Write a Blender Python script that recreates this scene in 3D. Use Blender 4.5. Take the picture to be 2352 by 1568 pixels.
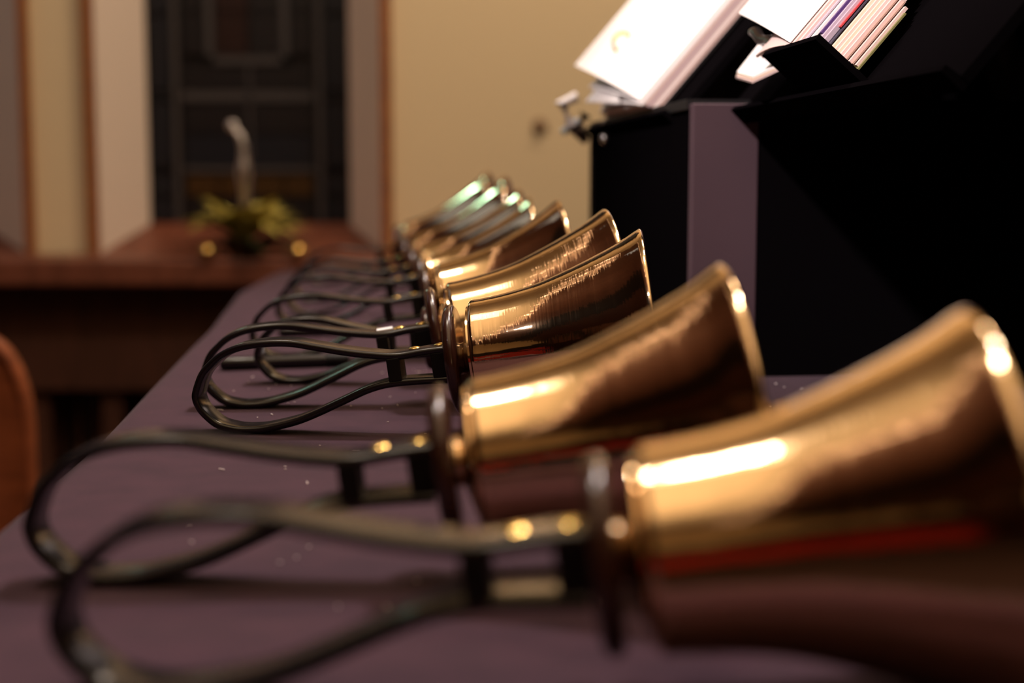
import bpy, math, random
from mathutils import Vector, Matrix
random.seed(7)
for o in list(bpy.data.objects):
    bpy.data.objects.remove(o)
SC = bpy.context.scene
COL = SC.collection

# ------------------------------------------------------------------ camera
FPX, IW, IH = 3267.0, 2352.0, 1568.0          # focal length in pixels, frame
TABLE_Z = 0.75
CAM_Z = TABLE_Z + 0.155
PITCH = math.atan((784 - 420) / FPX)
cam = bpy.data.cameras.new('camera')
cam_o = bpy.data.objects.new('camera', cam)
COL.objects.link(cam_o)
cam.sensor_width = 36.0
cam.lens = FPX / IW * 36.0
cam.clip_start = 0.02
cam_o.location = (0, 0, CAM_Z)
cam_o.rotation_euler = (math.pi / 2 - PITCH, 0, 0)
cam.dof.use_dof = True
cam.dof.focus_distance = 0.875
cam.dof.aperture_fstop = 4.1
SC.camera = cam_o

# ------------------------------------------------------------------ world and lamps
world = bpy.data.worlds.new('world')
SC.world = world
world.use_nodes = True
world.node_tree.nodes['Background'].inputs[0].default_value = (0.5, 0.35, 0.25, 1)
world.node_tree.nodes['Background'].inputs[1].default_value = 0.01
SC.view_settings.view_transform = 'Standard'
SC.view_settings.look = 'None'
SC.view_settings.exposure = 0.0
SC.view_settings.gamma = 1.0
SC.view_settings.use_curve_mapping = False


def area(name, loc, rot, size, power, color, size_y=None):
    l = bpy.data.lights.new(name, 'AREA')
    l.energy = power
    l.color = color
    l.size = size
    if size_y:
        l.shape = 'RECTANGLE'
        l.size_y = size_y
    o = bpy.data.objects.new(name, l)
    COL.objects.link(o)
    o.location = loc
    o.rotation_euler = rot
    return o


def bulb(name, loc, power, color, radius):
    l = bpy.data.lights.new(name, 'POINT')
    l.energy = power
    l.color = color
    l.shadow_soft_size = radius
    o = bpy.data.objects.new(name, l)
    COL.objects.link(o)
    o.location = loc
    return o


def spot(name, loc, target, power, color, radius, cone, blend):
    l = bpy.data.lights.new(name, 'SPOT')
    l.energy = power
    l.color = color
    l.shadow_soft_size = radius
    l.spot_size = math.radians(cone)
    l.spot_blend = blend
    o = bpy.data.objects.new(name, l)
    COL.objects.link(o)
    o.location = loc
    o.rotation_euler = (Vector(target) - Vector(loc)).to_track_quat('-Z', 'Y').to_euler()
    return o


area('overhead_lamp', (-0.78, 1.0, 3.9), (0, math.radians(-10), 0), 0.46, 26, (1.0, 0.86, 0.72), 0.36)
area('overhead_lamp_halo', (-0.80, 1.0, 3.93), (0, math.radians(-10), 0), 0.95, 6, (1.0, 0.84, 0.66), 0.85)  # wider dim light added to give the bells' highlights a soft halo
spot('stage_key', (0.85, 1.75, 3.9), (0.0, 1.0, 0.75), 405, (1.0, 0.86, 0.82), 0.16, 58, 0.8)
area('cool_fill', (-2.7, 3.0, 2.9), (math.radians(35), 0, math.radians(-40)), 1.5, 3, (0.75, 0.84, 1.0))  # added cool fill from the left for the window reveals
area('room_fill', (0.9, 2.9, 3.95), (0, 0, 0), 0.8, 62, (1.0, 0.78, 0.56))  # added warm fill for the bench, window and back wall
spot('stage_spot', (-2.15, -1.6, 3.7), (0.34, 1.15, 1.06), 1500, (1.0, 0.84, 0.80), 0.12, 11, 0.6)
area('cornice_strip', (-1.88, -0.3, 3.98), (0, 0, 0), 0.11, 2.6, (1.0, 0.62, 0.40), 9.0)
for i in range(13):                                  # small ceiling spots along the left cornice
    t = i / 12
    area('cornice_lamp', (-1.84 + .05 * math.sin(i * 1.7), -4.4 + 8.4 * t + .2 * math.sin(i * 2.3), 3.95), (0, math.radians(-30), 0), 0.07, (.10, .05, .07)[i % 3], (1.0, 0.70, 0.52))
area('ceiling_fill', (0.25, -0.6, 3.3), (math.pi, 0, 0), 3.7, 120, (1.0, 0.79, 0.55), 4.2)  # added fill, unseen from below, that brightens the ceiling mirrored in the bells
area('wall_fill', (0.7, 3.3, 3.75), (math.radians(50), 0, 0), 2.6, 33, (1.0, 0.76, 0.48), 0.3)  # added fill that brightens the back wall, no fixture there
gl = area('stage_lamp_green', (-1.42, 4.38, 2.15), (0, 0, 0), 0.26, 0.17, (0.45, 1.0, 0.80), 0.11)
gl.rotation_euler = (Vector((0.1, 2.2, 0.9)) - gl.location).to_track_quat('-Z', 'Y').to_euler()
gl.data.spread = math.radians(34)

# ------------------------------------------------------------------ projection helpers (plan the place from the camera's survey)
CP, SP = math.cos(PITCH), math.sin(PITCH)


def ray(px, py):
    a = (px - IW / 2) / FPX
    b = (IH / 2 - py) / FPX
    return Vector((a, CP + b * SP, -SP + b * CP))


def at(px, py, Y):
    d = ray(px, py)
    return Vector((0, 0, CAM_Z)) + d * (Y / d.y)


def ground(px, py, z=TABLE_Z):
    d = ray(px, py)
    return Vector((0, 0, CAM_Z)) + d * ((z - CAM_Z) / d.z)


# ------------------------------------------------------------------ materials
def mat(name, color, rough=0.6, metal=0.0, spec=0.5, coat=0.0, emit=None, bump=None, noise=None, sheen=0.0, trans=0.0):
    """color; bump=(scale, strength, distance); noise=(scale, dark color, contrast)"""
    m = bpy.data.materials.new(name)
    m.use_nodes = True
    nt = m.node_tree
    b = nt.nodes['Principled BSDF']
    b.inputs['Base Color'].default_value = (*color, 1)
    b.inputs['Roughness'].default_value = rough
    b.inputs['Metallic'].default_value = metal
    b.inputs['Specular IOR Level'].default_value = spec
    b.inputs['Coat Weight'].default_value = coat
    b.inputs['Coat Roughness'].default_value = 0.08
    b.inputs['Sheen Weight'].default_value = sheen
    b.inputs['Transmission Weight'].default_value = trans
    tc = nt.nodes.new('ShaderNodeTexCoord')
    if noise:
        n = nt.nodes.new('ShaderNodeTexNoise')
        n.inputs['Scale'].default_value = noise[0]
        n.inputs['Detail'].default_value = 4
        nt.links.new(tc.outputs['Object'], n.inputs['Vector'])
        r = nt.nodes.new('ShaderNodeValToRGB')
        r.color_ramp.elements[0].position = 0.5 - noise[2]
        r.color_ramp.elements[1].position = 0.5 + noise[2]
        r.color_ramp.elements[0].color = (*noise[1], 1)
        r.color_ramp.elements[1].color = (*color, 1)
        nt.links.new(n.outputs['Fac'], r.inputs['Fac'])
        nt.links.new(r.outputs['Color'], b.inputs['Base Color'])
    if bump:
        n = nt.nodes.new('ShaderNodeTexNoise')
        n.inputs['Scale'].default_value = bump[0]
        n.inputs['Detail'].default_value = 5
        nt.links.new(tc.outputs['Object'], n.inputs['Vector'])
        bp = nt.nodes.new('ShaderNodeBump')
        bp.inputs['Strength'].default_value = bump[1]
        bp.inputs['Distance'].default_value = bump[2]
        nt.links.new(n.outputs['Fac'], bp.inputs['Height'])
        nt.links.new(bp.outputs['Normal'], b.inputs['Normal'])
    return m


def wood(name, c1, c2, scale=(2, 2, 14), rough=0.45):
    m = mat(name, c1, rough)
    nt = m.node_tree
    b = nt.nodes['Principled BSDF']
    tc = nt.nodes.new('ShaderNodeTexCoord')
    mp = nt.nodes.new('ShaderNodeMapping')
    mp.inputs['Scale'].default_value = scale
    n = nt.nodes.new('ShaderNodeTexNoise')
    n.inputs['Scale'].default_value = 3
    n.inputs['Detail'].default_value = 6
    r = nt.nodes.new('ShaderNodeValToRGB')
    r.color_ramp.elements[0].position = 0.35
    r.color_ramp.elements[1].position = 0.65
    r.color_ramp.elements[0].color = (*c2, 1)
    r.color_ramp.elements[1].color = (*c1, 1)
    nt.links.new(tc.outputs['Object'], mp.inputs['Vector'])
    nt.links.new(mp.outputs['Vector'], n.inputs['Vector'])
    nt.links.new(n.outputs['Fac'], r.inputs['Fac'])
    nt.links.new(r.outputs['Color'], b.inputs['Base Color'])
    return m


def brass_mat():
    m = mat('polished_bronze', (0.86, 0.62, 0.38), 0.05, 1.0)
    nt = m.node_tree
    b = nt.nodes['Principled BSDF']
    tc = nt.nodes.new('ShaderNodeTexCoord')
    # turned surface: fine rings along the bell's axis (object X), broken up by noise
    mp = nt.nodes.new('ShaderNodeMapping')
    mp.inputs['Scale'].default_value = (900, 14, 14)
    n = nt.nodes.new('ShaderNodeTexNoise')
    n.inputs['Scale'].default_value = 1.0
    n.inputs['Detail'].default_value = 2
    mp2 = nt.nodes.new('ShaderNodeMapping')
    mp2.inputs['Scale'].default_value = (150, 8, 8)
    n2 = nt.nodes.new('ShaderNodeTexNoise')
    n2.inputs['Scale'].default_value = 1.0
    n2.inputs['Detail'].default_value = 1
    add = nt.nodes.new('ShaderNodeMath')
    add.operation = 'MULTIPLY_ADD'
    add.inputs[1].default_value = 2.2
    bp = nt.nodes.new('ShaderNodeBump')
    bp.inputs['Strength'].default_value = 0.5
    bp.inputs['Distance'].default_value = 0.00007
    nt.links.new(tc.outputs['Object'], mp.inputs['Vector'])
    nt.links.new(tc.outputs['Object'], mp2.inputs['Vector'])
    nt.links.new(mp.outputs['Vector'], n.inputs['Vector'])
    nt.links.new(mp2.outputs['Vector'], n2.inputs['Vector'])
    mp3 = nt.nodes.new('ShaderNodeMapping')
    mp3.inputs['Scale'].default_value = (12, 420, 420)
    n3 = nt.nodes.new('ShaderNodeTexNoise')
    n3.inputs['Scale'].default_value = 1.0
    n3.inputs['Detail'].default_value = 2
    add2 = nt.nodes.new('ShaderNodeMath')
    add2.operation = 'MULTIPLY_ADD'
    add2.inputs[1].default_value = 1.2
    nt.links.new(tc.outputs['Object'], mp3.inputs['Vector'])
    nt.links.new(mp3.outputs['Vector'], n3.inputs['Vector'])
    nt.links.new(n2.outputs['Fac'], add.inputs[0])
    nt.links.new(n.outputs['Fac'], add.inputs[2])
    nt.links.new(n3.outputs['Fac'], add2.inputs[0])
    nt.links.new(add.outputs[0], add2.inputs[2])
    nt.links.new(add2.outputs[0], bp.inputs['Height'])
    nt.links.new(bp.outputs['Normal'], b.inputs['Normal'])
    # a slight haze of fine polishing scratches: a second, wider lobe
    g2 = nt.nodes.new('ShaderNodeBsdfAnisotropic')
    g2.inputs['Color'].default_value = (0.86, 0.62, 0.38, 1)
    g2.inputs['Roughness'].default_value = 0.22
    nt.links.new(bp.outputs['Normal'], g2.inputs['Normal'])
    mx = nt.nodes.new('ShaderNodeMixShader')
    mx.inputs[0].default_value = 0.035
    out = [n_ for n_ in nt.nodes if n_.type == 'OUTPUT_MATERIAL'][0]
    nt.links.new(b.outputs[0], mx.inputs[1])
    nt.links.new(g2.outputs[0], mx.inputs[2])
    nt.links.new(mx.outputs[0], out.inputs['Surface'])
    return m


M = {}
M['brass'] = brass_mat()
M['guard'] = mat('dark_brown_guard', (0.035, 0.011, 0.007), 0.22, coat=0.15)
M['strap'] = mat('black_handle_plastic', (0.009, 0.0075, 0.0105), 0.22, spec=0.45, bump=(160, 0.03, 0.0004))
M['block'] = mat('black_block', (0.005, 0.0045, 0.006), 0.5, spec=0.2)
M['rivet'] = mat('brass_rivet', (0.95, 0.66, 0.22), 0.22, 1.0)
M['clapper'] = mat('clapper_black', (0.02, 0.018, 0.018), 0.4)
M['sticker'] = mat('white_sticker', (0.8, 0.8, 0.86), 0.5)
M['cloth'] = mat('dark_purple_cloth', (0.051, 0.0225, 0.037), 0.95, spec=0.15, bump=(900, 0.5, 0.0006), noise=(45, (0.036, 0.017, 0.029), 0.25), sheen=0.08)
M['lint'] = mat('white_lint', (0.7, 0.62, 0.62), 0.9)
M['tabletop'] = mat('table_laminate', (0.35, 0.33, 0.30), 0.5)
M['steel'] = mat('steel', (0.5, 0.48, 0.47), 0.3, 1.0)
M['wall'] = mat('cream_plaster', (0.72, 0.56, 0.36), 0.85, bump=(40, 0.1, 0.002))
M['reveal'] = mat('pale_plaster', (0.80, 0.66, 0.58), 0.85)
M['trim'] = wood('orange_wood', (0.30, 0.095, 0.016), (0.22, 0.06, 0.01))
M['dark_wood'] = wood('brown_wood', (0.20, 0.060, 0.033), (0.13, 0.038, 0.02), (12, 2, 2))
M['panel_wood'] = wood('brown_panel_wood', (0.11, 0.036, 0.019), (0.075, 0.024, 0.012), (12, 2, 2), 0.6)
M['pew_wood'] = wood('reddish_pew_wood', (0.30, 0.075, 0.024), (0.19, 0.045, 0.014))
M['carpet'] = mat('red_carpet', (0.022, 0.006, 0.005), 0.95, noise=(60, (0.016, 0.004, 0.003), 0.2))
M['ceiling'] = mat('cream_ceiling', (0.72, 0.62, 0.48), 0.9)
M['timber'] = wood('dark_timber', (0.016, 0.006, 0.005), (0.010, 0.004, 0.003))
M['mid_timber'] = wood('mid_brown_timber', (0.15, 0.062, 0.045), (0.09, 0.036, 0.028))
M['red_band'] = mat('red_band', (0.55, 0.03, 0.02), 0.8)
M['glass_dark'] = mat('dark_leaded_glass', (0.0090, 0.0072, 0.0090), 0.35, spec=0.4)
M['glass_blue'] = mat('dark_blue_glass', (0.0081, 0.0090, 0.0144), 0.35, spec=0.4)
M['glass_red'] = mat('dark_red_glass', (0.0180, 0.0063, 0.0054), 0.35, spec=0.4)
M['glass_amber'] = mat('amber_glass', (0.0450, 0.0203, 0.0045), 0.35, spec=0.4)
M['came'] = mat('lead_came', (0.0338, 0.0270, 0.0297), 0.6)
M['black_felt'] = mat('black_felt', (0.0022, 0.0018, 0.0022), 1.0, spec=0.0)
M['black_paint'] = mat('black_painted_board', (0.010, 0.009, 0.010), 0.5, spec=0.2)
M['grey_stile'] = mat('dark_grey_metal', (0.056, 0.031, 0.040), 0.75, spec=0.3, noise=(9, (0.047, 0.026, 0.035), 0.25))
M['drape'] = mat('black_drape', (0.004, 0.003, 0.003), 1.0, spec=0.0)
M['page'] = mat('white_page', (0.86, 0.83, 0.82), 0.8, noise=(14, (0.80, 0.76, 0.76), 0.1))
M['page_pink'] = mat('pinkish_page_block', (0.62, 0.47, 0.45), 0.85)
M['page_cream'] = mat('cream_page_block', (0.70, 0.56, 0.44), 0.85)
M['page_lilac'] = mat('lilac_sheet', (0.42, 0.34, 0.42), 0.8)
M['page_purple'] = mat('purple_sheet', (0.06, 0.02, 0.13), 0.7)
M['page_red'] = mat('red_sheet', (0.60, 0.05, 0.06), 0.7)
M['page_navy'] = mat('navy_sheet', (0.03, 0.025, 0.05), 0.7)
M['page_brown'] = mat('brown_sheet', (0.36, 0.23, 0.19), 0.8)
M['page_green'] = mat('olive_cover', (0.16, 0.15, 0.05), 0.7)
M['ink'] = mat('pale_ink', (0.30, 0.22, 0.20), 0.8)
M['gold'] = mat('gold_bauble', (0.95, 0.62, 0.20), 0.18, 1.0)
M['leaf_y'] = mat('yellow_green_leaf', (0.50, 0.42, 0.09), 0.6)
M['leaf_d'] = mat('dark_green_leaf', (0.030, 0.040, 0.012), 0.6)
M['silver'] = mat('silver', (0.75, 0.70, 0.72), 0.28, 1.0)
M['terracotta'] = mat('brown_pot', (0.10, 0.05, 0.025), 0.6)
M['white_plastic'] = mat('white_plastic', (0.82, 0.78, 0.82), 0.4)
M['blue_plastic'] = mat('pale_blue_plastic', (0.45, 0.55, 0.66), 0.4)
M['hook_metal'] = mat('brown_metal', (0.25, 0.15, 0.09), 0.5)
M['dark_metal'] = mat('dark_metal', (0.05, 0.035, 0.03), 0.35, 0.8)


# ------------------------------------------------------------------ mesh helpers
class MB:
    def __init__(s):
        s.v, s.f = [], []

    def quad(s, *p):
        n = len(s.v)
        s.v += [tuple(q) for q in p]
        s.f.append(tuple(range(n, n + len(p))))
        return s

    def hexa(s, a, b):
        """a, b: two loops of 4 points, joined to a solid"""
        n = len(s.v)
        s.v += [tuple(q) for q in a] + [tuple(q) for q in b]
        s.f += [(n + 3, n + 2, n + 1, n), (n + 4, n + 5, n + 6, n + 7)]
        for i in range(4):
            j = (i + 1) % 4
            s.f.append((n + i, n + j, n + 4 + j, n + 4 + i))
        return s

    def box(s, x0, x1, y0, y1, z0, z1):
        return s.hexa([(x0, y0, z0), (x1, y0, z0), (x1, y1, z0), (x0, y1, z0)], [(x0, y0, z1), (x1, y0, z1), (x1, y1, z1), (x0, y1, z1)])

    def lathe_x(s, prof, seg=64, close=False):
        """prof: list of (x, r), turned about the X axis"""
        n0 = len(s.v)
        for x, r in prof:
            for k in range(seg):
                a = 2 * math.pi * k / seg
                s.v.append((x, r * math.cos(a), r * math.sin(a)))
        m = len(prof)
        for i in range(m - 1 + (1 if close else 0)):
            i2 = (i + 1) % m
            for k in range(seg):
                k2 = (k + 1) % seg
                s.f.append((n0 + i * seg + k, n0 + i2 * seg + k, n0 + i2 * seg + k2, n0 + i * seg + k2))
        return s

    def tube(s, pts, rad, seg=10, caps=True):
        pts = [Vector(p) for p in pts]
        if not isinstance(rad, (list, tuple)):
            rad = [rad] * len(pts)
        n0 = len(s.v)
        for i, p in enumerate(pts):
            t = (pts[min(i + 1, len(pts) - 1)] - pts[max(i - 1, 0)]).normalized()
            u = t.cross(Vector((0, 0, 1)))
            if u.length < 1e-3:
                u = t.cross(Vector((0, 1, 0)))
            u.normalize()
            w = u.cross(t)
            for k in range(seg):
                a = 2 * math.pi * k / seg
                s.v.append(tuple(p + (u * math.cos(a) + w * math.sin(a)) * rad[i]))
        for i in range(len(pts) - 1):
            for k in range(seg):
                k2 = (k + 1) % seg
                s.f.append((n0 + i * seg + k, n0 + i * seg + k2, n0 + (i + 1) * seg + k2, n0 + (i + 1) * seg + k))
        if caps:
            s.f.append(tuple(n0 + k for k in range(seg))[::-1])
            s.f.append(tuple(n0 + (len(pts) - 1) * seg + k for k in range(seg)))
        return s

    def ball(s, c, r, seg=20, rings=12):
        n0 = len(s.v)
        for i in range(rings + 1):
            th = math.pi * i / rings
            for k in range(seg):
                a = 2 * math.pi * k / seg
                s.v.append((c[0] + r * math.sin(th) * math.cos(a), c[1] + r * math.sin(th) * math.sin(a), c[2] + r * math.cos(th)))
        for i in range(rings):
            for k in range(seg):
                k2 = (k + 1) % seg
                s.f.append((n0 + i * seg + k, n0 + (i + 1) * seg + k, n0 + (i + 1) * seg + k2, n0 + i * seg + k2))
        return s

    def build(s, name, material, parent=None, smooth=False, bevel=0.0, angle=40):
        me = bpy.data.meshes.new(name)
        me.from_pydata([tuple(q) for q in s.v], [], s.f)
        me.update()
        me.materials.append(M[material] if isinstance(material, str) else material)
        o = bpy.data.objects.new(name, me)
        COL.objects.link(o)
        if parent is not None:
            o.parent = parent
        if smooth:
            for p in me.polygons:
                p.use_smooth = True
            try:
                me.set_sharp_from_angle(angle=math.radians(angle))
            except Exception:
                pass
        if bevel:
            b = o.modifiers.new('bevel', 'BEVEL')
            b.width = bevel
            b.segments = 2
            b.limit_method = 'ANGLE'
        return o


def tag(o, label=None, cat=None, group=None, kind=None):
    if label:
        o['label'] = label
    if cat:
        o['category'] = cat
    if group:
        o['group'] = group
    if kind:
        o['kind'] = kind
    return o


def empty(name, loc=(0, 0, 0), rot=(0, 0, 0)):
    o = bpy.data.objects.new(name, None)
    COL.objects.link(o)
    o.location = loc
    o.rotation_euler = rot
    o.empty_display_size = 0.02
    return o


def struct(o):
    o['kind'] = 'structure'
    return o


def interp(tab, t):
    """Catmull-Rom (non-uniform, by finite differences) through (t, value) pairs"""
    for i in range(len(tab) - 1):
        if t <= tab[i + 1][0] or i == len(tab) - 2:
            x0, y0 = tab[i]
            x1, y1 = tab[i + 1]
            h = x1 - x0
            m0 = (tab[i + 1][1] - tab[max(i - 1, 0)][1]) / (tab[i + 1][0] - tab[max(i - 1, 0)][0])
            j = min(i + 2, len(tab) - 1)
            m1 = (tab[j][1] - tab[i][1]) / (tab[j][0] - tab[i][0])
            u = (t - x0) / h
            return (2 * u**3 - 3 * u**2 + 1) * y0 + (u**3 - 2 * u**2 + u) * h * m0 + (-2 * u**3 + 3 * u**2) * y1 + (u**3 - u**2) * h * m1


# ------------------------------------------------------------------ the room
WALL_Y = 4.5
GLASS_Y = 4.78
X0, X1, YR, CEIL = -4.2, 4.2, -5.0, 4.05
struct(MB().box(X0, X1, YR, 5.1, -0.05, 0.0).build('floor', 'carpet'))
struct(MB().box(-1.88, X1, YR, 5.1, CEIL, CEIL + 0.05).build('ceiling', 'ceiling'))
def slope(xa, za, xb, zb, m):
    struct(MB().hexa([(xa, YR, za), (xb, YR, zb), (xb, 5.1, zb), (xa, 5.1, za)],
                     [(xa, YR, za + .1), (xb, YR, zb + .1), (xb, 5.1, zb + .1), (xa, 5.1, za + .1)]).build('ceiling', m))


slope(-2.75, 3.45, -1.88, CEIL, 'mid_timber')
slope(-3.3, 3.05, -2.75, 3.45, 'timber')
slope(X0, 2.4, -3.3, 3.05, 'mid_timber')
wl = struct(MB().box(X0 - 0.1, X0, YR, 5.1, 0, 1.3).build('wall_left', 'timber'))
MB().box(X0 - 0.1, X0, YR, 5.1, 1.3, 2.45).build('panelling', 'mid_timber', wl)
for i in range(9):                                     # dark posts along the left wall
    MB().box(X0, X0 + .12, YR + .4 + i * 1.15, YR + .75 + i * 1.15, 0, 2.4).build('post', 'timber', wl)
struct(MB().box(X1, X1 + 0.1, YR, 5.1, 0, CEIL).build('wall_right', 'timber'))
struct(MB().box(X0, X1, YR - 0.1, YR, 1.9, CEIL).build('wall_rear', 'wall'))
struct(MB().box(X0, X1, YR - 0.1, YR + 0.03, 1.1, 1.9).build('trim_7', 'timber'))
struct(MB().box(X0, X1, YR - 0.1, YR + 0.06, 0.0, 1.1).build('red_band_rear', 'red_band'))  # unseen red band, added for the red stripe mirrored in the bells


def wx(px, Y):
    return at(px, 420, Y).x


def wz(py, Y):
    return at(1176, py, Y).z


SILL_Z = wz(590, WALL_Y)
WTOP = 2.9
openings = [(wx(-640, WALL_Y), wx(70, WALL_Y)), (wx(218, WALL_Y), wx(890, WALL_Y))]
wb = MB()
xs = [X0] + [v for o in openings for v in o] + [X1]
for i in range(0, len(xs), 2):
    wb.box(xs[i], xs[i + 1], WALL_Y, 5.1, SILL_Z, WTOP)
wb.box(X0, X1, WALL_Y, 5.1, 0, SILL_Z)
wb.box(X0, X1, WALL_Y, 5.1, WTOP, CEIL)
wall_back = struct(wb.build('wall_back', 'wall'))
# splayed reveals, sloped wooden sills
glass_spans = [(wx(-520, GLASS_Y), wx(-46, GLASS_Y)), (wx(340, GLASS_Y), wx(804, GLASS_Y))]
GB = wz(512, GLASS_Y)
for (a, b), (c, d) in zip(openings, glass_spans):
    MB().hexa([(a, WALL_Y - 0.002, SILL_Z), (c, GLASS_Y, SILL_Z), (c, GLASS_Y + 0.02, SILL_Z), (a - .002, WALL_Y + 0.02, SILL_Z)],
              [(a, WALL_Y - 0.002, WTOP), (c, GLASS_Y, WTOP), (c, GLASS_Y + 0.02, WTOP), (a - .002, WALL_Y + 0.02, WTOP)]).build('reveal', 'reveal', wall_back)
    MB().hexa([(b, WALL_Y - 0.002, SILL_Z), (d, GLASS_Y, SILL_Z), (d, GLASS_Y + 0.02, SILL_Z), (b + .002, WALL_Y + 0.02, SILL_Z)],
              [(b, WALL_Y - 0.002, WTOP), (d, GLASS_Y, WTOP), (d, GLASS_Y + 0.02, WTOP), (b + .002, WALL_Y + 0.02, WTOP)]).build('reveal', 'reveal', wall_back)
    MB().hexa([(a, WALL_Y - 0.02, SILL_Z - 0.03), (b, WALL_Y - 0.02, SILL_Z - 0.03), (d, GLASS_Y + .02, GB - 0.03), (c, GLASS_Y + .02, GB - 0.03)],
              [(a, WALL_Y - 0.02, SILL_Z), (b, WALL_Y - 0.02, SILL_Z), (d, GLASS_Y + .02, GB), (c, GLASS_Y + .02, GB)]).build('window_sill', 'dark_wood', wall_back)
# orange wood trims on the edges of the openings
for n, (pa, pb) in enumerate(((60, 80), (204, 226), (878, 902))):
    struct(MB().box(wx(pa, WALL_Y), wx(pb, WALL_Y), WALL_Y - 0.03, WALL_Y - 0.001, SILL_Z, WTOP + .05).build('trim_%d' % (n + 1), 'trim'))

# leaded windows (night outside)
for wi, (c, d) in enumerate(glass_spans):
    win = struct(empty('window_%d' % (wi + 1), ((c + d) / 2, GLASS_Y + 0.03, GB)))
    w = d - c
    top = WTOP - GB

    def wbox(x0, x1, z0, z1, name, m, y0=0.0, y1=0.012):
        MB().box(x0 - w / 2, x1 - w / 2, y0, y1, z0, z1).build(name, m, win)
    MB().box(-w / 2 - .03, w / 2 + .03, 0.02, 0.04, -0.02, top).build('backing', 'glass_dark', win)
    fx = lambda p: (p - 340) / 464 * w                 # photo column to window width
    fz = lambda p: (512 - p) / FPX * GLASS_Y           # photo row to height above the sill
    rows = [512, 452, 398, 385, 235, 212, 40, -130, -300, -470]
    for r in range(len(rows) - 1):
        z0, z1 = fz(rows[r]), fz(rows[r + 1])
        if z1 > top:
            z1 = top
        for (p0, p1, m) in ((346, 392, 'glass_blue'), (748, 798, 'glass_blue')):
            wbox(fx(p0), fx(p1), z0 + .006, z1 - .006, 'pane', m)
    for p0, p1 in ((425, 497), (503, 571), (577, 645), (651, 715)):
        wbox(fx(p0), fx(p1), fz(450), fz(402), 'pane', 'glass_amber')
        wbox(fx(p0), fx(p1), fz(508), fz(456), 'pane', 'glass_dark')
    for p0, p1 in ((425, 571), (577, 715)):
        wbox(fx(p0), fx(p1), fz(382), fz(312), 'pane', 'glass_blue')
        wbox(fx(p0), fx(p1), fz(308), fz(238), 'pane', 'glass_dark')
        wbox(fx(p0), fx(p1), fz(209), fz(156), 'pane', 'glass_dark')
    for q, (za, zb) in enumerate(((130, 40), (36, -60), (-64, -200), (-204, -340))):
        wbox(fx(500), fx(571), fz(za), fz(zb), 'pane', 'glass_red')
        wbox(fx(577), fx(645), fz(za), fz(zb), 'pane', 'glass_dark')
        wbox(fx(425), fx(470), fz(za), fz(zb), 'pane', 'glass_dark')
        wbox(fx(672), fx(715), fz(za), fz(zb), 'pane', 'glass_dark')
    for (x0, x1, za, zb) in ((420, 720, 235, 213), (420, 720, 397, 384), (476, 494, 150, -340), (648, 666, 150, -340), (476, 666, 152, 134),
                             (398, 412, 512, -340), (728, 742, 512, -340), (571, 577, 512, 156)):
        wbox(fx(x0), fx(x1), fz(za), fz(zb), 'came', 'came', -0.008, 0.012)

# a small dark fixture on the wall right of the window
p = at(1240, 289, WALL_Y)
hk = empty('wall_hook', (p.x, WALL_Y, p.z))
MB().lathe_x([(0, 0.0), (0, .022), (.006, .024), (.012, .018), (.012, 0)], 24).build('plate', 'hook_metal', hk).rotation_euler = (0, 0, -math.pi / 2)
MB().tube([(0, -.01, 0), (0, -.03, -.004), (0, -.036, .012)], .005, 8).build('hook', 'hook_metal', hk)
tag(hk, 'small dark round hook on the cream wall left of the music stand', 'hook')

# ------------------------------------------------------------------ long wooden bench under the window
CY = 4.15
bx0, bx1 = wx(-700, CY), wx(1120, CY)
bench = empty('wooden_bench', ((bx0 + bx1) / 2, CY, 0))
bw = (bx1 - bx0) / 2
zt, zf = wz(594, CY), wz(652, CY)
MB().box(-bw, bw, -.06, WALL_Y - CY - .035, zf, zt).build('top_board', 'dark_wood', bench, bevel=.006)
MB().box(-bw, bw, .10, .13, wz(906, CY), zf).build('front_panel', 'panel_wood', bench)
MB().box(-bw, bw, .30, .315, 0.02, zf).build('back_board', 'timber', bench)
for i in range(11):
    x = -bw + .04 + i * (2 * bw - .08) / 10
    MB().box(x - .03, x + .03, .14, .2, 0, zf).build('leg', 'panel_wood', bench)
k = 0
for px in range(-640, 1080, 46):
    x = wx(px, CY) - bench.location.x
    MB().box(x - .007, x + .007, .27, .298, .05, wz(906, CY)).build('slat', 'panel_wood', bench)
tag(bench, 'long brown wooden bench under the dark window, open slatted base', 'bench')

# rounded pew end at the left frame edge
PY = 2.35
pe = empty('pew_end', (wx(-60, PY), PY, 0))
prof = []
for i in range(17):
    a = math.pi / 2 * i / 16
    prof.append((wx(-70, PY) + (wx(44, PY) - wx(-70, PY)) * math.sin(a), wz(985, PY) + (wz(770, PY) - wz(985, PY)) * math.cos(a)))
prof.append((wx(46, PY), 0.0))
outl = [(wx(-420, PY), 0.0), (wx(-420, PY), wz(770, PY))] + prof
ox, n = pe.location.x, len(outl)
m = MB()
m.v = [(x - ox, 0, z) for x, z in outl] + [(x - ox, .045, z) for x, z in outl]
m.f = [tuple(range(n)), tuple(range(2 * n - 1, n - 1, -1))] + [(i, n + i, n + (i + 1) % n, (i + 1) % n) for i in range(n)]
m.build('end_board', 'pew_wood', pe, bevel=.006)
MB().tube([(x - ox, -.004, z) for x, z in prof], .009, 8).build('edge_moulding', 'pew_wood', pe, smooth=True)
tag(pe, 'reddish brown rounded wooden pew end at the left edge of the photo', 'pew')

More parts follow.
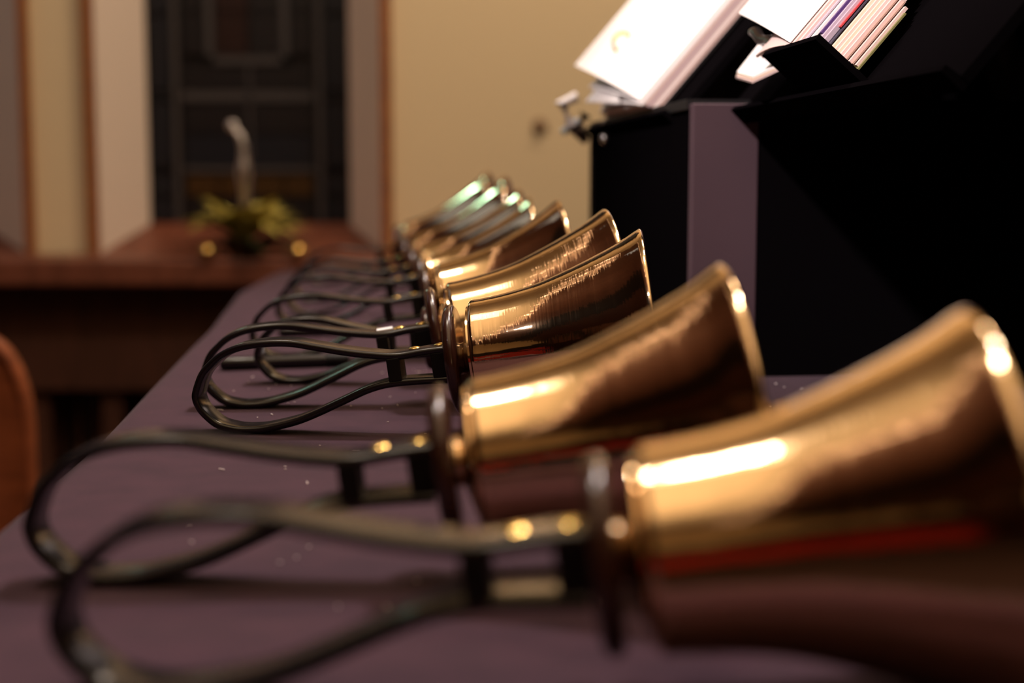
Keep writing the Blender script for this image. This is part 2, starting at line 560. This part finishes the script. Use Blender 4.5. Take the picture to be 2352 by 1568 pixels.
# ------------------------------------------------------------------ arrangement on the bench
AY = 4.22
FZ = zt
pl = empty('table_plant', (wx(560, AY), AY, FZ))
MB().lathe_x([(0, 0), (0, .045), (.05, .06), (.055, .062), (.055, .05), (.045, 0)], 24).build('pot', 'terracotta', pl, smooth=True).rotation_euler = (0, -math.pi / 2, 0)


def leaf(mb, base, d, length, width, droop):
    base, d = Vector(base), Vector(d).normalized()
    side = d.cross(Vector((0, 0, 1)))
    if side.length < .05:
        side = Vector((1, 0, 0))
    side.normalize()
    pts = []
    for i in range(7):
        t = i / 6
        p = base + d * length * t + Vector((0, 0, -droop * t * t))
        w_ = width * math.sin(math.pi * (0.12 + .88 * t) ** .8) * .5
        p.z = max(p.z, .006)
        up = Vector((0, 0, .15 * w_))
        pts.append((p - side * w_ + up, p, p + side * w_ + up))
    n0 = len(mb.v)
    for a, b, c in pts:
        mb.v += [tuple(a), tuple(b), tuple(c)]
    for i in range(6):
        for j in range(2):
            mb.f.append((n0 + i * 3 + j, n0 + i * 3 + j + 1, n0 + i * 3 + 4 + j, n0 + i * 3 + 3 + j))


for i in range(46):
    a = 2 * math.pi * i / 23 + random.uniform(-.1, .1)
    ring = i // 23
    d = Vector((math.cos(a), math.sin(a) * .8, .75 + .8 * ring + random.uniform(0, .4)))
    mb = MB()
    leaf(mb, (0.02 * math.cos(a), .02 * math.sin(a), .055), d, random.uniform(.19, .25), random.uniform(.05, .07), random.uniform(.06, .17))
    mb.build('leaf', 'leaf_y', pl, smooth=True)
for i in range(40):
    a = random.uniform(0, 2 * math.pi)
    d = Vector((math.cos(a), math.sin(a) * .45, random.uniform(.05, .5)))
    mb = MB()
    leaf(mb, (.03 * math.cos(a), .02 * math.sin(a), .02), d, random.uniform(.16, .27), random.uniform(.03, .05), random.uniform(.02, .09))
    mb.build('dark_leaf', 'leaf_d', pl, smooth=True)
tag(pl, 'yellow-green leafy plant with dark greenery standing under the window', 'plant')
for px, py, nm in ((473, 561, 'left'), (682, 564, 'right')):
    r = .022
    yy = AY - .13
    e = empty('gold_bauble', (wx(px, yy), yy, FZ))
    MB().ball((0, 0, r), r).build('ball', 'gold', e, smooth=True)
    MB().tube([(0, 0, 2 * r - .002), (0, 0, 2 * r + .006)], .006, 10).build('cap', 'gold', e)
    tag(e, 'small gold bauble on the %s of the yellow-green plant' % nm, 'bauble')
cy_ = AY + .19
cs = empty('candlestick', (wx(562, cy_), cy_, FZ))
h = wz(330, cy_) - FZ
MB().lathe_x([(0, 0), (0, .05), (.012, .05), (.03, .02), (.06, .012), (h * .45, .012), (h * .6, .014), (h * .72, .021), (h * .78, .021), (h * .86, .013), (h, .010), (h, 0)], 28).build('stem', 'silver', cs, smooth=True).rotation_euler = (0, -math.pi / 2, 0)
MB().tube([(0, 0, h - .01), (-.01, 0, h + .025), (-.028, 0, h + .045)], [.012, .009, .007], 10).build('branch', 'silver', cs, smooth=True)
MB().ball((-.034, 0, h + .055), .016).build('finial', 'silver', cs, smooth=True)
tag(cs, 'slim silver candlestick rising behind the plant before the dark window', 'candlestick')

# ------------------------------------------------------------------ black drape behind the music stand
dx0, dx1, DY = wx(1495, 2.8), 3.4, 2.8
mb = MB()
N = 260
for i in range(N + 1):
    x = dx0 + (dx1 - dx0) * i / N
    y = DY + .035 * math.sin(x * 38) + .015 * math.sin(x * 91 + 1)
    mb.v += [(x, y, 0.01), (x, y, 3.2)]
mb.f = [(2 * i, 2 * i + 2, 2 * i + 3, 2 * i + 1) for i in range(N)]
dr = mb.build('stage_drape', 'drape', smooth=True)
sol = dr.modifiers.new('thick', 'SOLIDIFY')
sol.thickness = .004
tag(dr, 'black pleated drape filling the right background behind the music stand', 'drape')

# ------------------------------------------------------------------ table and cloth
TA = math.radians(6.6)
TD = Vector((-math.sin(TA), math.cos(TA), 0))      # along the table
TR = Vector((math.cos(TA), math.sin(TA), 0))       # across, towards the music stand
c_far = ground(640, 622)
edge_pts = [ground(*q) for q in ((640, 622), (553, 668), (486, 752), (419, 816), (316, 922), (221, 1022), (0, 1212))]
near_len = (c_far.y - 0.28) / TD.y
TW = 0.92


def edge_off(d):
    """small wander of the cloth's edge, distance d from the far corner"""
    tab = sorted(((c_far - e).dot(TD), (e - c_far).dot(TR)) for e in edge_pts)
    if d >= tab[-1][0]:
        return tab[-1][1]
    for (a, x), (b, y) in zip(tab, tab[1:]):
        if a <= d <= b:
            return x + (y - x) * (d - a) / max(b - a, 1e-6)
    return 0.0


tbl = empty('folding_table', (c_far - TD * near_len / 2 + TR * TW / 2) * 1.0)
tbl.location.z = 0
tbl.rotation_euler = (0, 0, TA)
MB().box(-TW / 2 + .03, TW / 2 - .02, -near_len / 2 + .02, near_len / 2 - .02, TABLE_Z - .045, TABLE_Z - .008).build('table_top', 'tabletop', tbl, bevel=.004)
for sx in (-1, 1):
    for sy in (-1, 1):
        MB().tube([(sx * (TW / 2 - .12), sy * (near_len / 2 - .25), 0), (sx * (TW / 2 - .12), sy * (near_len / 2 - .25), TABLE_Z - .045)], .014, 10).build('leg', 'steel', tbl, smooth=True)
tag(tbl, 'long folding table hidden under the dark purple cloth', 'table')

mb = MB()
rows, NU = [], 120
prof_l = [(-.020, -.70), (-.022, -.45), (-.018, -.2), (-.012, -.05), (-.006, -.012), (-.001, -.003), (.006, -.0005), (.02, 0)]
for i in range(NU + 1):
    d = near_len * i / NU
    e = edge_off(d)
    base = c_far - TD * d
    row = []
    for (ox_, oz) in prof_l:
        wv = .020 * math.sin(d * 21) * min(1, -oz / .4)
        row.append(base + TR * (e + ox_ + wv) + Vector((0, 0, oz)))
    for q in range(1, 9):
        row.append(base + TR * (.02 + e * (1 - q / 9) + (TW - .04) * q / 9))
    for (ox_, oz) in reversed(prof_l):
        wv = .020 * math.sin(d * 19 + 2) * min(1, -oz / .4)
        row.append(base + TR * (TW - ox_ - wv) + Vector((0, 0, oz)))
    rows.append(row)
for end in (0, 1):                                    # hanging ends
    src = rows[0] if end == 0 else rows[-1]
    sg = 1 if end == 0 else -1
    extra = []
    for (o_, oz) in ((.006, -.004), (.012, -.05), (.02, -.35), (.02, -.70)):
        extra.append([Vector((v.x, v.y, min(v.z, TABLE_Z + oz))) + TD * sg * (o_ + .01 * math.sin(13 * k_) * min(1, -oz / .3)) for k_, v in enumerate(src)])
    rows = (list(reversed(extra)) + rows) if end == 0 else (rows + extra)
nc = len(rows[0])
for row in rows:
    mb.v += [tuple(v) for v in row]
for i in range(len(rows) - 1):
    for j in range(nc - 1):
        a = i * nc + j
        mb.f.append((a, a + 1, a + nc + 1, a + nc))
cl = mb.build('tablecloth', 'cloth', smooth=True, angle=80)
tag(cl, 'dark purplish black cloth draped over the long bell table', 'tablecloth')

# lint on the cloth
mb = MB()
for i in range(420):
    d = random.uniform(.35, near_len - .2)
    q = c_far - TD * d + TR * random.uniform(.03, .5)
    a = random.uniform(0, math.pi)
    L = random.choice((.0006, .0007, .0009, .0022))
    v = Vector((math.cos(a), math.sin(a), 0)) * L
    w = Vector((-v.y, v.x, 0)).normalized() * .00025
    z = Vector((0, 0, .0003))
    mb.hexa([q - v - w + z, q + v - w + z, q + v + w + z, q - v + w + z], [q - v - w + z * 2.5, q + v - w + z * 2.5, q + v + w + z * 2.5, q - v + w + z * 2.5])
tag(mb.build('lint', 'lint'), 'tiny white lint specks scattered on the dark cloth', 'lint', kind='stuff')

# ------------------------------------------------------------------ handbells
LOOP = [(-4.7, 10.1), (-18.4, 10.3), (-34.7, 9.9), (-50.6, 12.8), (-66.3, 16.8), (-81.9, 21.6), (-97.5, 26.3), (-113.4, 28.4), (-129.7, 28.2), (-142.3, 24.9), (-151.1, 19.5), (-157.5, 13.9), (-162.7, 4.8), (-164.5, -1.4), (-162.8, -9.0), (-158.1, -16.1), (-152.3, -21.7), (-144.6, -25.2), (-136.8, -27.3), (-124.8, -28.4), (-112.5, -27.6), (-100.1, -25.9), (-87.5, -22.7), (-70.7, -17.5), (-53.8, -12.4), (-37.4, -10.8), (-6.0, -12.8)]
GT = [(0, 0), (.05, .004), (.2, .053), (.38, .162), (.55, .34), (.73, .565), (.88, .782), (1, 1)]


def crom(pts, sub):
    out = []
    n = len(pts)
    for i in range(n - 1):
        p0, p1, p2, p3 = pts[max(i - 1, 0)], pts[i], pts[i + 1], pts[min(i + 2, n - 1)]
        for s in range(sub):
            t = s / sub
            out.append(tuple(.5 * (2 * b + (c - a) * t + (2 * a - 5 * b + 4 * c - d) * t * t + (3 * b - a - 3 * c + d) * t**3) for a, b, c, d in zip(p0, p1, p2, p3)))
    out.append(tuple(pts[-1]))
    return out


def handbell(R, L, k, X, Y, yaw, rc, label, sticker=False):
    zk = math.sqrt(k)
    lp = [(x / 1000 * k, z / 1000 * zk) for x, z in LOOP]
    xc = .012                                   # shoulder
    rimx = xc + L
    lo, hi = -.1, .5
    for _ in range(60):                         # rest on loop and lip
        t = (lo + hi) / 2
        zl = min(x * math.sin(t) + z * math.cos(t) for x, z in lp)
        zr = rimx * math.sin(t) - R * math.cos(t)
        if zl < zr:
            hi = t
        else:
            lo = t
    e = empty('handbell', (X, Y, TABLE_Z - zl + .0002), (0, -t, yaw))
    # casting: outside, lip, inside
    pr = [(-.001 + .0045, .0095), (.0052, .0100)]
    pr += [(.0060, .30 * rc), (.0085, .62 * rc), (.0108, .90 * rc)]
    for a in range(0, 91, 15):                  # rounded shoulder
        an = math.radians(a)
        pr.append((xc + .003 - .003 * math.cos(an), rc - .0035 + .0035 * math.sin(an)))
    out = []
    for i in range(1, 41):
        u = i / 40
        out.append((xc + .003 + (L - .003) * u, rc + (R - rc) * interp(GT, u)))
    pr += out
    th = .0032
    lipx, lipr = out[-1]
    for a in range(75, -91, -15):               # rounded lip
        an = math.radians(a)
        pr.append((lipx + .0002 + th / 2 * math.cos(an), lipr - th / 2 + th / 2 * math.sin(an)))
    for x, r in reversed(out[:-1]):
        pr.append((x - .0008, r - th))
    pr += [(xc + .006, rc * .6), (xc + .006, .001)]
    cast = MB().lathe_x(pr, 112).build('casting', 'brass', e, smooth=True, angle=55)
    # guard disc
    rg = rc * .97
    gp = [(-.0045, .0005), (-.0045, .5 * rg), (-.0040, .86 * rg), (-.0030, .95 * rg), (-.0012, .99 * rg), (.0006, rg), (.0022, .985 * rg), (.0034, .93 * rg), (.0036, .6 * rg), (.0036, .0005)]
    MB().lathe_x(gp, 72).build('guard', 'guard', e, smooth=True, angle=60)
    # strap: a flat band bent to a loop
    T, Wd = .0045, .0215 * (0.9 + .1 * k)
    path = crom(lp, 5)
    n = len(path)
    cent = []
    for i in range(n):
        a, b = path[max(i - 1, 0)], path[min(i + 1, n - 1)]
        tx, tz = b[0] - a[0], b[1] - a[1]
        l = math.hypot(tx, tz)
        nx, nz = -tz / l, tx / l               # towards the inside of the loop (path runs left, down, right)
        cent.append((path[i][0] + nx * T / 2, path[i][1] + nz * T / 2, nx, nz))
    sec = []                                    # rounded section: (across, thick)
    for ya, za in ((-1, -1), (1, -1), (1, 1), (-1, 1)):
        for q in range(3):
            an = {(-1, -1): 180, (1, -1): 270, (1, 1): 0, (-1, 1): 90}[(ya, za)] + q * 45
            rr = .0017
            sec.append((ya * (Wd / 2 - rr) + rr * math.cos(math.radians(an)), za * (T / 2 - rr) + rr * math.sin(math.radians(an))))
    mb = MB()
    ns = len(sec)
    for (x, z, nx, nz) in cent:
        for (sy, sz) in sec:
            mb.v.append((x + nx * sz, sy, z + nz * sz))
    for i in range(n - 1):
        for j in range(ns):
            j2 = (j + 1) % ns
            mb.f.append((i * ns + j, (i + 1) * ns + j, (i + 1) * ns + j2, i * ns + j2))
    mb.f.append(tuple(range(ns)))
    mb.f.append(tuple(range((n - 1) * ns, n * ns))[::-1])
    strap = mb.build('handle_strap', 'strap', e, smooth=True, angle=50)
    # blocks between the strap ends
    MB().box(-.0145, -.0040, -.0105, .0105, -.0090 * zk, .0068 * zk).build('end_block', 'block', e, bevel=.0006)
    MB().box(-.0415 * k, -.0335 * k, -.0110, .0110, -.0075 * zk, .0070 * zk).build('spacer', 'block', e, bevel=.0006)
    for rx in (-.0105, -.0262):
        i = min(range(n // 2), key=lambda q: abs(path[q][0] - rx * (k if k < .95 else 1)))
        px_, pz_ = path[i]
        r_ = .0037
        rv = MB().lathe_x([(-.0008, 0.0001), (-.0008, r_), (.0004, r_), (.0011, r_ * .75), (.0014, r_ * .35), (.0015, .0001)], 20).build('rivet', 'rivet', e, smooth=True)
        rv.location = (px_, 0, pz_)
        rv.rotation_euler = (0, -math.pi / 2, 0)
    if sticker:
        i = min(range(n // 2), key=lambda q: abs(path[q][0] + .0355))
        px_, pz_ = path[i]
        st = MB().box(-.0055, .0055, -.0075, .0075, -.0002, .0012).build('sticker', 'sticker', e)
        st.location = (px_, 0.002, pz_)
        st['label'] = 'white sticker'
    # clapper inside
    c = MB().tube([(xc + .004, 0, 0), (xc + L * .78, 0, -.004)], [.003, .0035], 10)
    c.ball((xc + L * .80, 0, -.004), R * .17, 16, 10)
    c.build('clapper', 'clapper', e, smooth=True)
    tag(e, label, 'handbell', 'handbells laid out in a row on the dark cloth')
    return e


D2R = math.radians
BELLS = [
    (.0600, .0990, 1.02, .0275, .4126, -3.0, .0312, 'brass handbell nearest the camera, its blurred mouth reaching the right edge', 0),
    (.0625, .1030, 1.00, -.0255, .5466, 0.9, .0318, 'blurred brass handbell second from the front, its loop reaching the left edge', 0),
    (.0644, .1095, 1.01, -.0342, .8713, -3.9, .0352, 'sharply focused brass handbell, third from the front, with full black loop handle', 0),
    (.0692, .1180, 1.00, -.0530, .9899, 4.6, .0358, 'brass handbell fourth from the front with a white sticker on its handle', 1),
    (.0448, .0780, .83, -.0637, 1.0960, -2.0, .0258, 'small brass handbell fifth from the front, mostly hidden behind the fourth', 0),
    (.0710, .1153, .97, -.0742, 1.2595, 4.5, .0341, 'brass handbell sixth from the front, just behind the sharp pair', 0),
    (.0713, .1128, .97, -.0931, 1.5034, -0.1, .0305, 'softly blurred brass handbell seventh from the front', 0),
    (.0755, .1231, .97, -.1116, 1.6668, -3.0, .0320, 'softly blurred brass handbell eighth from the front, third from the far end', 0),
    (.0840, .1308, .96, -.1314, 1.8380, -5.1, .0350, 'blurred large brass handbell second from the far end of the row', 0),
    (.0882, .1397, .94, -.1663, 2.1653, -6.0, .0400, 'largest brass handbell, most blurred, at the far end of the row', 0),
]
for (R, L, k, X, Y, yaw, rc, lab, stk) in BELLS:
    handbell(R, L, k, X, Y, D2R(yaw), rc, lab, bool(stk))

# dark mallets lying between the handles
for (a, b, lab) in (((505, 836), (800, 826), 'glossy black stick lying on the cloth, seen through the sharp loop handle'),
                    ((640, 762), (862, 757), 'grey black stick lying behind the fifth handbell handle')):
    r = .0055
    A, B = ground(*a, TABLE_Z + r), ground(*b, TABLE_Z + r)
    e = empty('mallet', (A.x, A.y, TABLE_Z))
    d = B - A
    ang = math.atan2(d.y, d.x)
    e.rotation_euler = (0, 0, ang)
    Ln = d.length
    MB().tube([(0, 0, r + .0003), (.003, 0, r + .0003), (Ln * .45, 0, r + .0003), (Ln, 0, r + .0003)], [r * .7, r, r, r], 20).build('shaft', 'strap', e, smooth=True)
    MB().tube([(Ln - .02, 0, r + .0003), (Ln - .018, 0, r + .0003), (Ln, 0, r + .0003)], [r * 1.02, r * 1.1, r * 1.1], 20).build('ferrule', 'block', e, smooth=True)
    tag(e, lab, 'stick', 'sticks lying between the bell handles')

# ------------------------------------------------------------------ music stand
SY = 1.13
corner = ground(1583, 868)
sh = wz(237, corner.y) - TABLE_Z
ms = empty('music_stand', (corner.x, corner.y, TABLE_Z), (0, 0, TA))
MB().box(0, .0535, 0, .012, .0003, sh).build('grey_stile', 'grey_stile', ms, bevel=.0012)['label'] = 'dark grey flat upright at the corner'
MB().box(.0545, .47, .001, .014, .0003, sh + .004).build('front_panel', 'black_felt', ms)  # black sheet stands in for the shade inside the stand's open front
MB().box(.001, .012, .013, .46, .0003, sh - .004).build('side_panel', 'black_felt', ms)
MB().tube([(.004, .466, .0003), (.004, .466, sh)], .006, 12).build('corner_tube', 'black_paint', ms, smooth=True)
MB().box(-.002, .47, .012, .47, sh - .004, sh + .004).build('shelf', 'black_paint', ms)
# ledge and leaning desk board
u = Vector((.65, 0, .76))
ud = Vector((.65, 0, .76)).normalized()
nd = Vector((-.76, 0, .65)).normalized()
y0, y1 = -.40, .47
o_ = Vector((.004, 0, sh + .004))


def lean(a, y, b=0.0):
    return o_ + Vector((0, y, 0)) + ud * a + nd * b


for (ya, yb, off, a0) in ((.075, y1, -.006, -.010), (y0, .065, -.036, .014)):      # far and near desk, the near one set back
    MB().hexa([lean(a0, ya, off), lean(.30, ya, off), lean(.30, yb, off), lean(a0, yb, off)],
              [lean(a0, ya, off - .006), lean(.30, ya, off - .006), lean(.30, yb, off - .006), lean(a0, yb, off - .006)]).build('desk_board', 'black_felt', ms)
    MB().hexa([lean(a0 - .004, ya, off - .006), lean(a0 + .002, ya, off - .006), lean(a0 + .002, yb, off - .006), lean(a0 - .004, yb, off - .006)],
              [lean(a0 - .004, ya, off + .010), lean(a0, ya, off + .010), lean(a0, yb, off + .010), lean(a0 - .004, yb, off + .010)]).build('ledge', 'black_felt', ms)
    MB().hexa([(.30, ya + .03, sh + .004), (.32, ya + .03, sh + .004), (.32, yb - .03, sh + .004), (.30, yb - .03, sh + .004)],
              [lean(.295, ya + .03, off - .006), lean(.299, ya + .03, off - .012), lean(.299, yb - .03, off - .012), lean(.295, yb - .03, off - .006)]).build('rear_support', 'black_felt', ms)
MB().hexa([lean(.019, -.262, -.036), lean(.023, -.262, -.036), lean(.023, -.15, -.036), lean(.019, -.15, -.036)],
          [lean(.019, -.262, .008), lean(.023, -.262, .008), lean(.023, -.15, .008), lean(.019, -.15, .008)]).build('tray', 'black_felt', ms)
for (px, py) in ((1391, 284), (1389, 318)):
    pp = at(px, py, 1.50)
    k_ = MB().ball((0, 0, 0), .0055, 14, 8).build('thumb_screw', 'steel', ms, smooth=True)
    k_.location = ms.matrix_basis.inverted() @ pp
tag(ms, 'black boxed tabletop music stand with leaning desk and grey corner upright', 'music stand')


# ------------------------------------------------------------------ music binders
def sheet(mb, P0, P1, up, length, nrm, thick, curl=0.0, nu=8, nv=6):
    """bottom edge P0 (near) to P1 (far), length along up, thickness along -nrm"""
    n0 = len(mb.v)
    g = []
    for side in (0, 1):
        for i in range(nu + 1):
            t = i / nu
            for j in range(nv + 1):
                s = j / nv
                p = P0.lerp(P1, t) + up * length * s + nrm * (curl * math.sin(math.pi * t)) - nrm * thick * side
                mb.v.append(tuple(p))
    W_ = nv + 1
    S = (nu + 1) * W_
    for i in range(nu):
        for j in range(nv):
            a = n0 + i * W_ + j
            mb.f.append((a, a + 1, a + W_ + 1, a + W_))
            mb.f.append((a + S, a + S + W_, a + S + W_ + 1, a + S + 1))
    for i in range(nu):
        for j in (0, nv):
            a = n0 + i * W_ + j
            mb.f.append((a, a + W_, a + W_ + S, a + S))
    for j in range(nv):
        for i in (0, nu):
            a = n0 + i * W_ + j
            mb.f.append((a, a + S, a + S + 1, a + 1))


rotT = Matrix.Rotation(TA, 3, 'Z')
U = rotT @ ud
NN = rotT @ nd

b1 = empty('music_binder', at(1512, 250, 1.263))
inv1 = Matrix.Translation(b1.location).inverted()


def L1(p):
    return inv1 @ Vector(p)


nearb = at(1512, 250, 1.263)
farb = nearb + TD * .235
mb = MB()
sheet(mb, L1(nearb - NN * .001), L1(farb - NN * .001), U, .285, NN, .003)
mb.build('cover', 'black_paint', b1)
# page block: sheets fan out towards the far side
P0top, P1top = at(1465, 233, 1.263), at(1320, 150, 1.5)
ns_ = 14
cols = ['page_pink', 'page_brown', 'page_pink', 'page', 'page_pink', 'page_brown', 'page_lilac']
for i in range(ns_):
    t = i / (ns_ - 1)
    a = nearb.lerp(P0top, t)
    b_ = farb.lerp(P1top, 0.0 if i < ns_ - 3 else (.25, .6, 1.0)[i - ns_ + 3])
    if i < ns_ - 3:
        b_ = farb + NN * (.018 * t)
    mb = MB()
    sheet(mb, L1(a) + U * random.uniform(-.003, .003), L1(b_), U, .275 + random.uniform(-.004, .004), NN, .0013, 0.004 if i >= ns_ - 3 else 0)
    mb.build('sheet' if i < ns_ - 1 else 'top_sheet', 'page' if i >= ns_ - 3 else cols[i % 7], b1, smooth=False)
# drooping corner of the lower page, brass ring
mb = MB()
c0, c1, c2 = at(1345, 228, 1.49), at(1372, 205, 1.45), at(1425, 222, 1.36)
mb.hexa([L1(at(1345, 232, 1.48)), L1(at(1424, 236, 1.33)), L1(at(1418, 214, 1.36)), L1(at(1368, 203, 1.46))],
        [L1(at(1345, 235, 1.482)), L1(at(1424, 239, 1.332)), L1(at(1418, 217, 1.362)), L1(at(1368, 206, 1.462))])
mb.build('curled_sheet', 'page', b1)
rp = at(1432, 100, 1.40)
pts = [L1(rp) + U * (.010 * math.cos(a)) + NN * (.010 * math.sin(a)) for a in [math.pi * i / 10 for i in range(11)]]
MB().tube(pts, .0018, 8).build('ring', 'rivet', b1, smooth=True)
tag(b1, 'open music binder with glaring white page leaning on the stand, left one', 'binder')

b2 = empty('music_binder', at(1970, 160, .885))
inv2 = Matrix.Translation(b2.location).inverted()


def L2(p):
    return inv2 @ Vector(p)


A0 = at(1970, 158, .885)           # back sheet, near bottom corner
A1 = at(1814, 97, .935)            # front page, near bottom corner
FB = at(1697, 30, 1.115)           # front page, far bottom corner
backf = A0 + TD * .20
spec = [('page_green', .0012, .045), ('page_pink', .0022, .047), ('page_brown', .001, .05), ('page_pink', .003, .055), ('page_brown', .001, .06), ('page_pink', .0032, .066),
        ('page_pink', .002, .074), ('page_cream', .003, .082), ('page_pink', .0022, .092), ('page_cream', .003, .12), ('page_navy', .0008, .28), ('page_red', .0010, .28),
        ('page_lilac', .0032, .28), ('page_lilac', .002, .28), ('page_purple', .0022, .28), ('page', .0016, .28), ('page_lilac', .001, .28), ('page_pink', .0022, .28), ('page_pink', .0022, .28), ('page', .0006, .28)]
tot = len(spec) - 1
for i, (m_, th, ln) in enumerate(spec):
    t = i / tot
    a = A0.lerp(A1, t)
    lift = max(0, (t - .55) / .45)
    b_ = (a + TD * .085).lerp(FB, 0 if t < 1 else 1)
    off = random.uniform(-.003, .003) if 0 < i < tot else 0
    if m_ == 'page_red':
        off = .022
    if m_ == 'page_purple':
        off = .014
    mb = MB()
    sheet(mb, L2(a) + U * off, L2(b_) + U * off, U, ln, NN, th, .003 * lift)
    mb.build('sheet' if i < tot else 'top_sheet', m_, b2)
# faint print on the front page
for (pa, pb, pc) in ((1772, 8, 30), (1842, 6, 22), (1800, -14, 60)):
    c = at(pa, pb, 1.0)
    w_ = (A1 - FB).normalized()
    q = L2(FB.lerp(A1, (pa - 1710) / 180) + U * .035 + NN * .0022)
    MB().hexa([q, q + w_ * .010, q + w_ * .010 + U * .004, q + U * .004], [q + NN * .0003, q + w_ * .010 + NN * .0003, q + w_ * .010 + U * .004 + NN * .0003, q + U * .004 + NN * .0003]).build('print', 'ink', b2)
# ring mechanism under the front page
ra, rb = at(1727, 74, 1.06), at(1838, 138, .955)
pts = [L2(ra.lerp(rb, i / 10)) + Vector((0, 0, .002 * math.sin(i * 2.1))) for i in range(11)]
MB().tube(pts, [.003, .0045, .004, .003, .004, .0055, .0045, .0055, .006, .0065, .005], 10).build('ring_bar', 'dark_metal', b2, smooth=True)
MB().ball(L2(at(1826, 119, .95)), .0042, 14, 8).build('ring_stud', 'rivet', b2, smooth=True)
tag(b2, 'thick bundle of mixed coloured music sheets in focus at the upper right', 'binder')

# loose booklet on the ledge below the bundle
bk = empty('booklet', at(1700, 178, 1.1))
invk = Matrix.Translation(bk.location).inverted()
for i, (q, col) in enumerate((([(1742, 102), (1693, 165), (1728, 176), (1812, 138)], 'page'), ([(1742, 108), (1692, 171), (1727, 181), (1812, 143)], 'page_cream'), ([(1741, 113), (1690, 176), (1726, 187), (1811, 148)], 'page_pink'))):
    ys = [1.13, 1.13, 1.02, .98]
    pts = [invk @ at(a, b, y) for (a, b), y in zip(q, ys)]
    MB().hexa(pts, [p_ + Vector((.0006, 0, -.0014)) for p_ in pts]).build('sheet', col, bk)
tag(bk, 'small white booklet tucked under the right-hand bundle of sheets', 'booklet')

# pale clip and pencil at the far end of the ledge
e = empty('clip', at(1300, 250, 1.57))
invc = Matrix.Translation(e.location).inverted()
MB().tube([invc @ at(1326, 222, 1.57), invc @ at(1290, 238, 1.57), invc @ at(1312, 290, 1.57)], [.006, .0075, .008], 12).build('jaw', 'white_plastic', e, smooth=True)
MB().tube([invc @ at(1345, 262, 1.57), invc @ at(1325, 300, 1.57), invc @ at(1348, 325, 1.57)], [.007, .009, .005], 12).build('spring', 'dark_metal', e, smooth=True)
MB().tube([invc @ at(1330, 276, 1.57), invc @ at(1290, 305, 1.57)], .004, 10).build('tab', 'blue_plastic', e, smooth=True)
tag(e, 'pale plastic clip gripping the far end of the music stand', 'clip')
